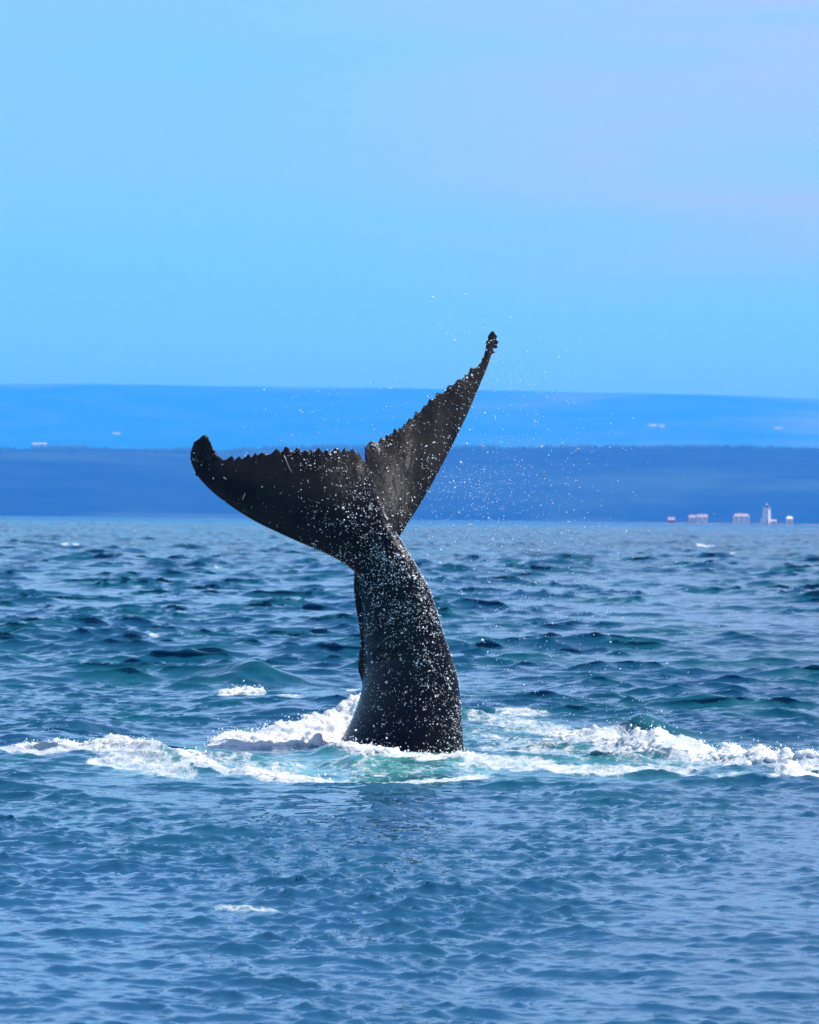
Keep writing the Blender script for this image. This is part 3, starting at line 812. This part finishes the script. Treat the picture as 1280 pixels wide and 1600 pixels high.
dens *= (.45 + 1.1 * fbm(cen[:, 0] * 5, cen[:, 2] * 5, 2)) ** 2.4 * (.3 + 1.2 * fbm(cen[:, 0] * 19, cen[:, 2] * 19 + cen[:, 1] * 11, 2)) ** 2 * (cen[:, 2] > 0)
dens /= dens.sum()
N = 17000
pick = rng.choice(len(dens), N, p=dens)
r = np.exp(rng.normal(math.log(.0036), .52, N)).clip(.002, .02)
C = cen[pick] + rng.normal(0, .005, (N, 3)) + nrmv[pick] * (r[:, None] * .3)
tag(blobs('skin_droplets', C, np.stack([r * rng.uniform(.9, 1.7, N), r * .8, r * .8], 1), M_drop), 'white drops of sea water speckling the black whale tail', 'droplets', kind='stuff')
# spray in the air
def cloud(n, mx, my, sx_, sy_, sd=.7, rm_=.0037, dm=0.):
    X_ = rng.normal(mx, sx_, n); Y_ = rng.normal(my, sy_, n); D = rng.normal(dm, sd, n)
    P_ = np.array([W(a_, b_, d_) for a_, b_, d_ in zip(X_, Y_, D)])
    R_ = np.exp(rng.normal(math.log(rm_), .42, n)).clip(.0022, .018)
    k_ = P_[:, 2] > .1
    return P_[k_], R_[k_]
cl = [cloud(330, 735, 765, 42, 30), cloud(420, 790, 760, 80, 70), cloud(520, 830, 820, 95, 140), cloud(90, 830, 570, 45, 55), cloud(60, 730, 520, 60, 35),
      cloud(420, 830, 980, 110, 90), cloud(160, 760, 1080, 50, 40), cloud(70, 560, 650, 80, 30), cloud(60, 450, 640, 60, 25), cloud(120, 640, 900, 60, 140, .3, .004, -.8),
      cloud(120, 980, 1125, 40, 16, .4), cloud(60, 120, 1150, 80, 12, .5), cloud(180, 1000, 1000, 130, 120)]
C = np.concatenate([a_ for a_, _ in cl]); r = np.concatenate([b_ for _, b_ in cl])
tag(blobs('spray', C, np.stack([r * rng.uniform(.9, 1.5, len(r)), r, r], 1), M_drop), 'fine white spray drops hanging in the air around the raised flukes', 'spray', kind='stuff')

# ------------------------------------------------------------------ froth: fused lumps and flying drops of the white water
def froth_points(strokes):
    CC, RR = [], []
    for pts, n, w, hh, rad in strokes:
        pts = np.array(pts, float)
        t_ = rng.random(n) * (len(pts) - 1); i = t_.astype(int); f = (t_ - i)[:, None]
        q = pts[i] * (1 - f) + pts[i + 1] * f
        q = q + np.stack([rng.normal(0, 4, n), rng.normal(0, w, n)], 1)
        g_ = np.array([ground(a_, b_)[:2] for a_, b_ in q])
        x, y = g_[:, 0], g_[:, 1]
        fo, tu, up = foam_fields(x, y)
        dX, dY, dZ = sea(x, y, np.full(n, .04))
        keep = (fo + (fbm(x * 3 + 7, y * 2, 3) - .5) * 2.6 > .72)
        z = dZ * (1 - .35 * np.clip(tu, 0, 1)) + up
        jet = np.clip(fbm(x * 2.6 + 90, y * .7, 3) - .3, 0, 1) ** 1.5 * 2.5
        e = rng.random(n) ** 2.2 * hh * jet
        rr = rad * np.exp(rng.normal(0, .45, n)) * (1 - .55 * np.clip(e / max(hh, .01), 0, 1))
        P_ = np.stack([x + dX, y + dY, z + e - rr * .3], 1)
        CC.append(P_[keep]); RR.append(rr[keep])
    return np.concatenate(CC), np.concatenate(RR)
def froth(name, strokes, label, flying=.02, nfly=1200):
    C_, R_ = froth_points(strokes)
    o = blobs(name, C_, np.stack([R_ * rng.uniform(.9, 1.7, len(R_)), R_ * 1.1, R_ * rng.uniform(.7, 1.1, len(R_))], 1), M_froth, ICO2, .12)
    a_ = o.modifiers.new('remesh', 'REMESH'); a_.mode = 'VOXEL'; a_.voxel_size = .0175
    b_ = o.modifiers.new('smooth', 'SMOOTH'); b_.factor = .5; b_.iterations = 4
    me_ = bpy.data.meshes.new_from_object(o.evaluated_get(bpy.context.evaluated_depsgraph_get()))
    o.modifiers.clear(); old_ = o.data; o.data = me_; bpy.data.meshes.remove(old_)
    me_.polygons.foreach_set('use_smooth', np.ones(len(me_.polygons), dtype=bool))
    me_.materials.clear(); me_.materials.append(M_froth)
    print(name, len(me_.polygons))
    tag(o, label, 'white water', kind='stuff')
    k = rng.choice(len(C_), nfly)
    fz = rng.exponential(flying, nfly)
    C2 = C_[k] + np.stack([rng.normal(0, .05, nfly), rng.normal(0, .05, nfly), R_[k] + fz], 1)
    return C2
fly = []
fly.append(froth('splash_froth', [([(332, 1174), (400, 1172), (470, 1171), (570, 1166)], 6500, 3.0, .17, .019),
                       ([(470, 1171), (570, 1166)], 1800, 3.4, .2, .03),
                       ([(510, 1183), (560, 1188), (660, 1194), (740, 1195)], 2300, 1.3, .14, .014)],
      'frothing white water piled up behind and left of the tail stock', .03, 1500))
fly.append(froth('crest_froth', [([(860, 1152), (940, 1166), (1000, 1180)], 1100, 3, .05, .018),
                      ([(980, 1180), (1080, 1188), (1160, 1197), (1290, 1212), (1500, 1230)], 6500, 2.8, .12, .018),
                      ([(1205, 1224), (1232, 1225), (1290, 1226)], 500, 1.0, .07, .018)],
      'white breaking crest running right from the tail stock', .025, 1300))
fly.append(froth('wake_froth', [([(24, 1184), (120, 1188), (240, 1196)], 1500, 1.8, .035, .014), ([(230, 1192), (300, 1202), (350, 1216), (430, 1227), (500, 1229)], 1500, 1.4, .03, .014)],
      'white foam line trailing left of the whale', .015, 500))
fly.append(froth('whitecap_froth', [([(345, 1087), (372, 1085), (402, 1086)], 500, 1.4, .06, .017)], 'small whitecap breaking behind and left of the whale', .02, 150))
C2 = np.concatenate(fly); r2 = np.exp(rng.normal(math.log(.0055), .4, len(C2))).clip(.003, .016)
tag(blobs('splash_droplets', C2, np.stack([r2 * 1.2, r2, r2], 1), M_drop), 'small drops thrown up along the white water on both sides of the whale', 'droplets', kind='stuff')

# ------------------------------------------------------------------ air
t = NT('sea_haze')
pv = t.n('ShaderNodeVolumePrincipled')
pv.inputs['Color'].default_value = (.010, .27, 1.0, 1)
pv.inputs['Absorption Color'].default_value = (.66, .45, 1.0, 1)
pv.inputs['Density'].default_value = 1.12e-4
pv.inputs['Anisotropy'].default_value = .0
t.l(pv.outputs[0], t.out.inputs['Volume'])
v, f = box(-39000, 39000, -60, 45800, -61, 1000)
hz = mesh_obj('haze', v, f, t.m)
tag(hz, 'blue sea haze that fades the far hills', 'haze', kind='stuff')
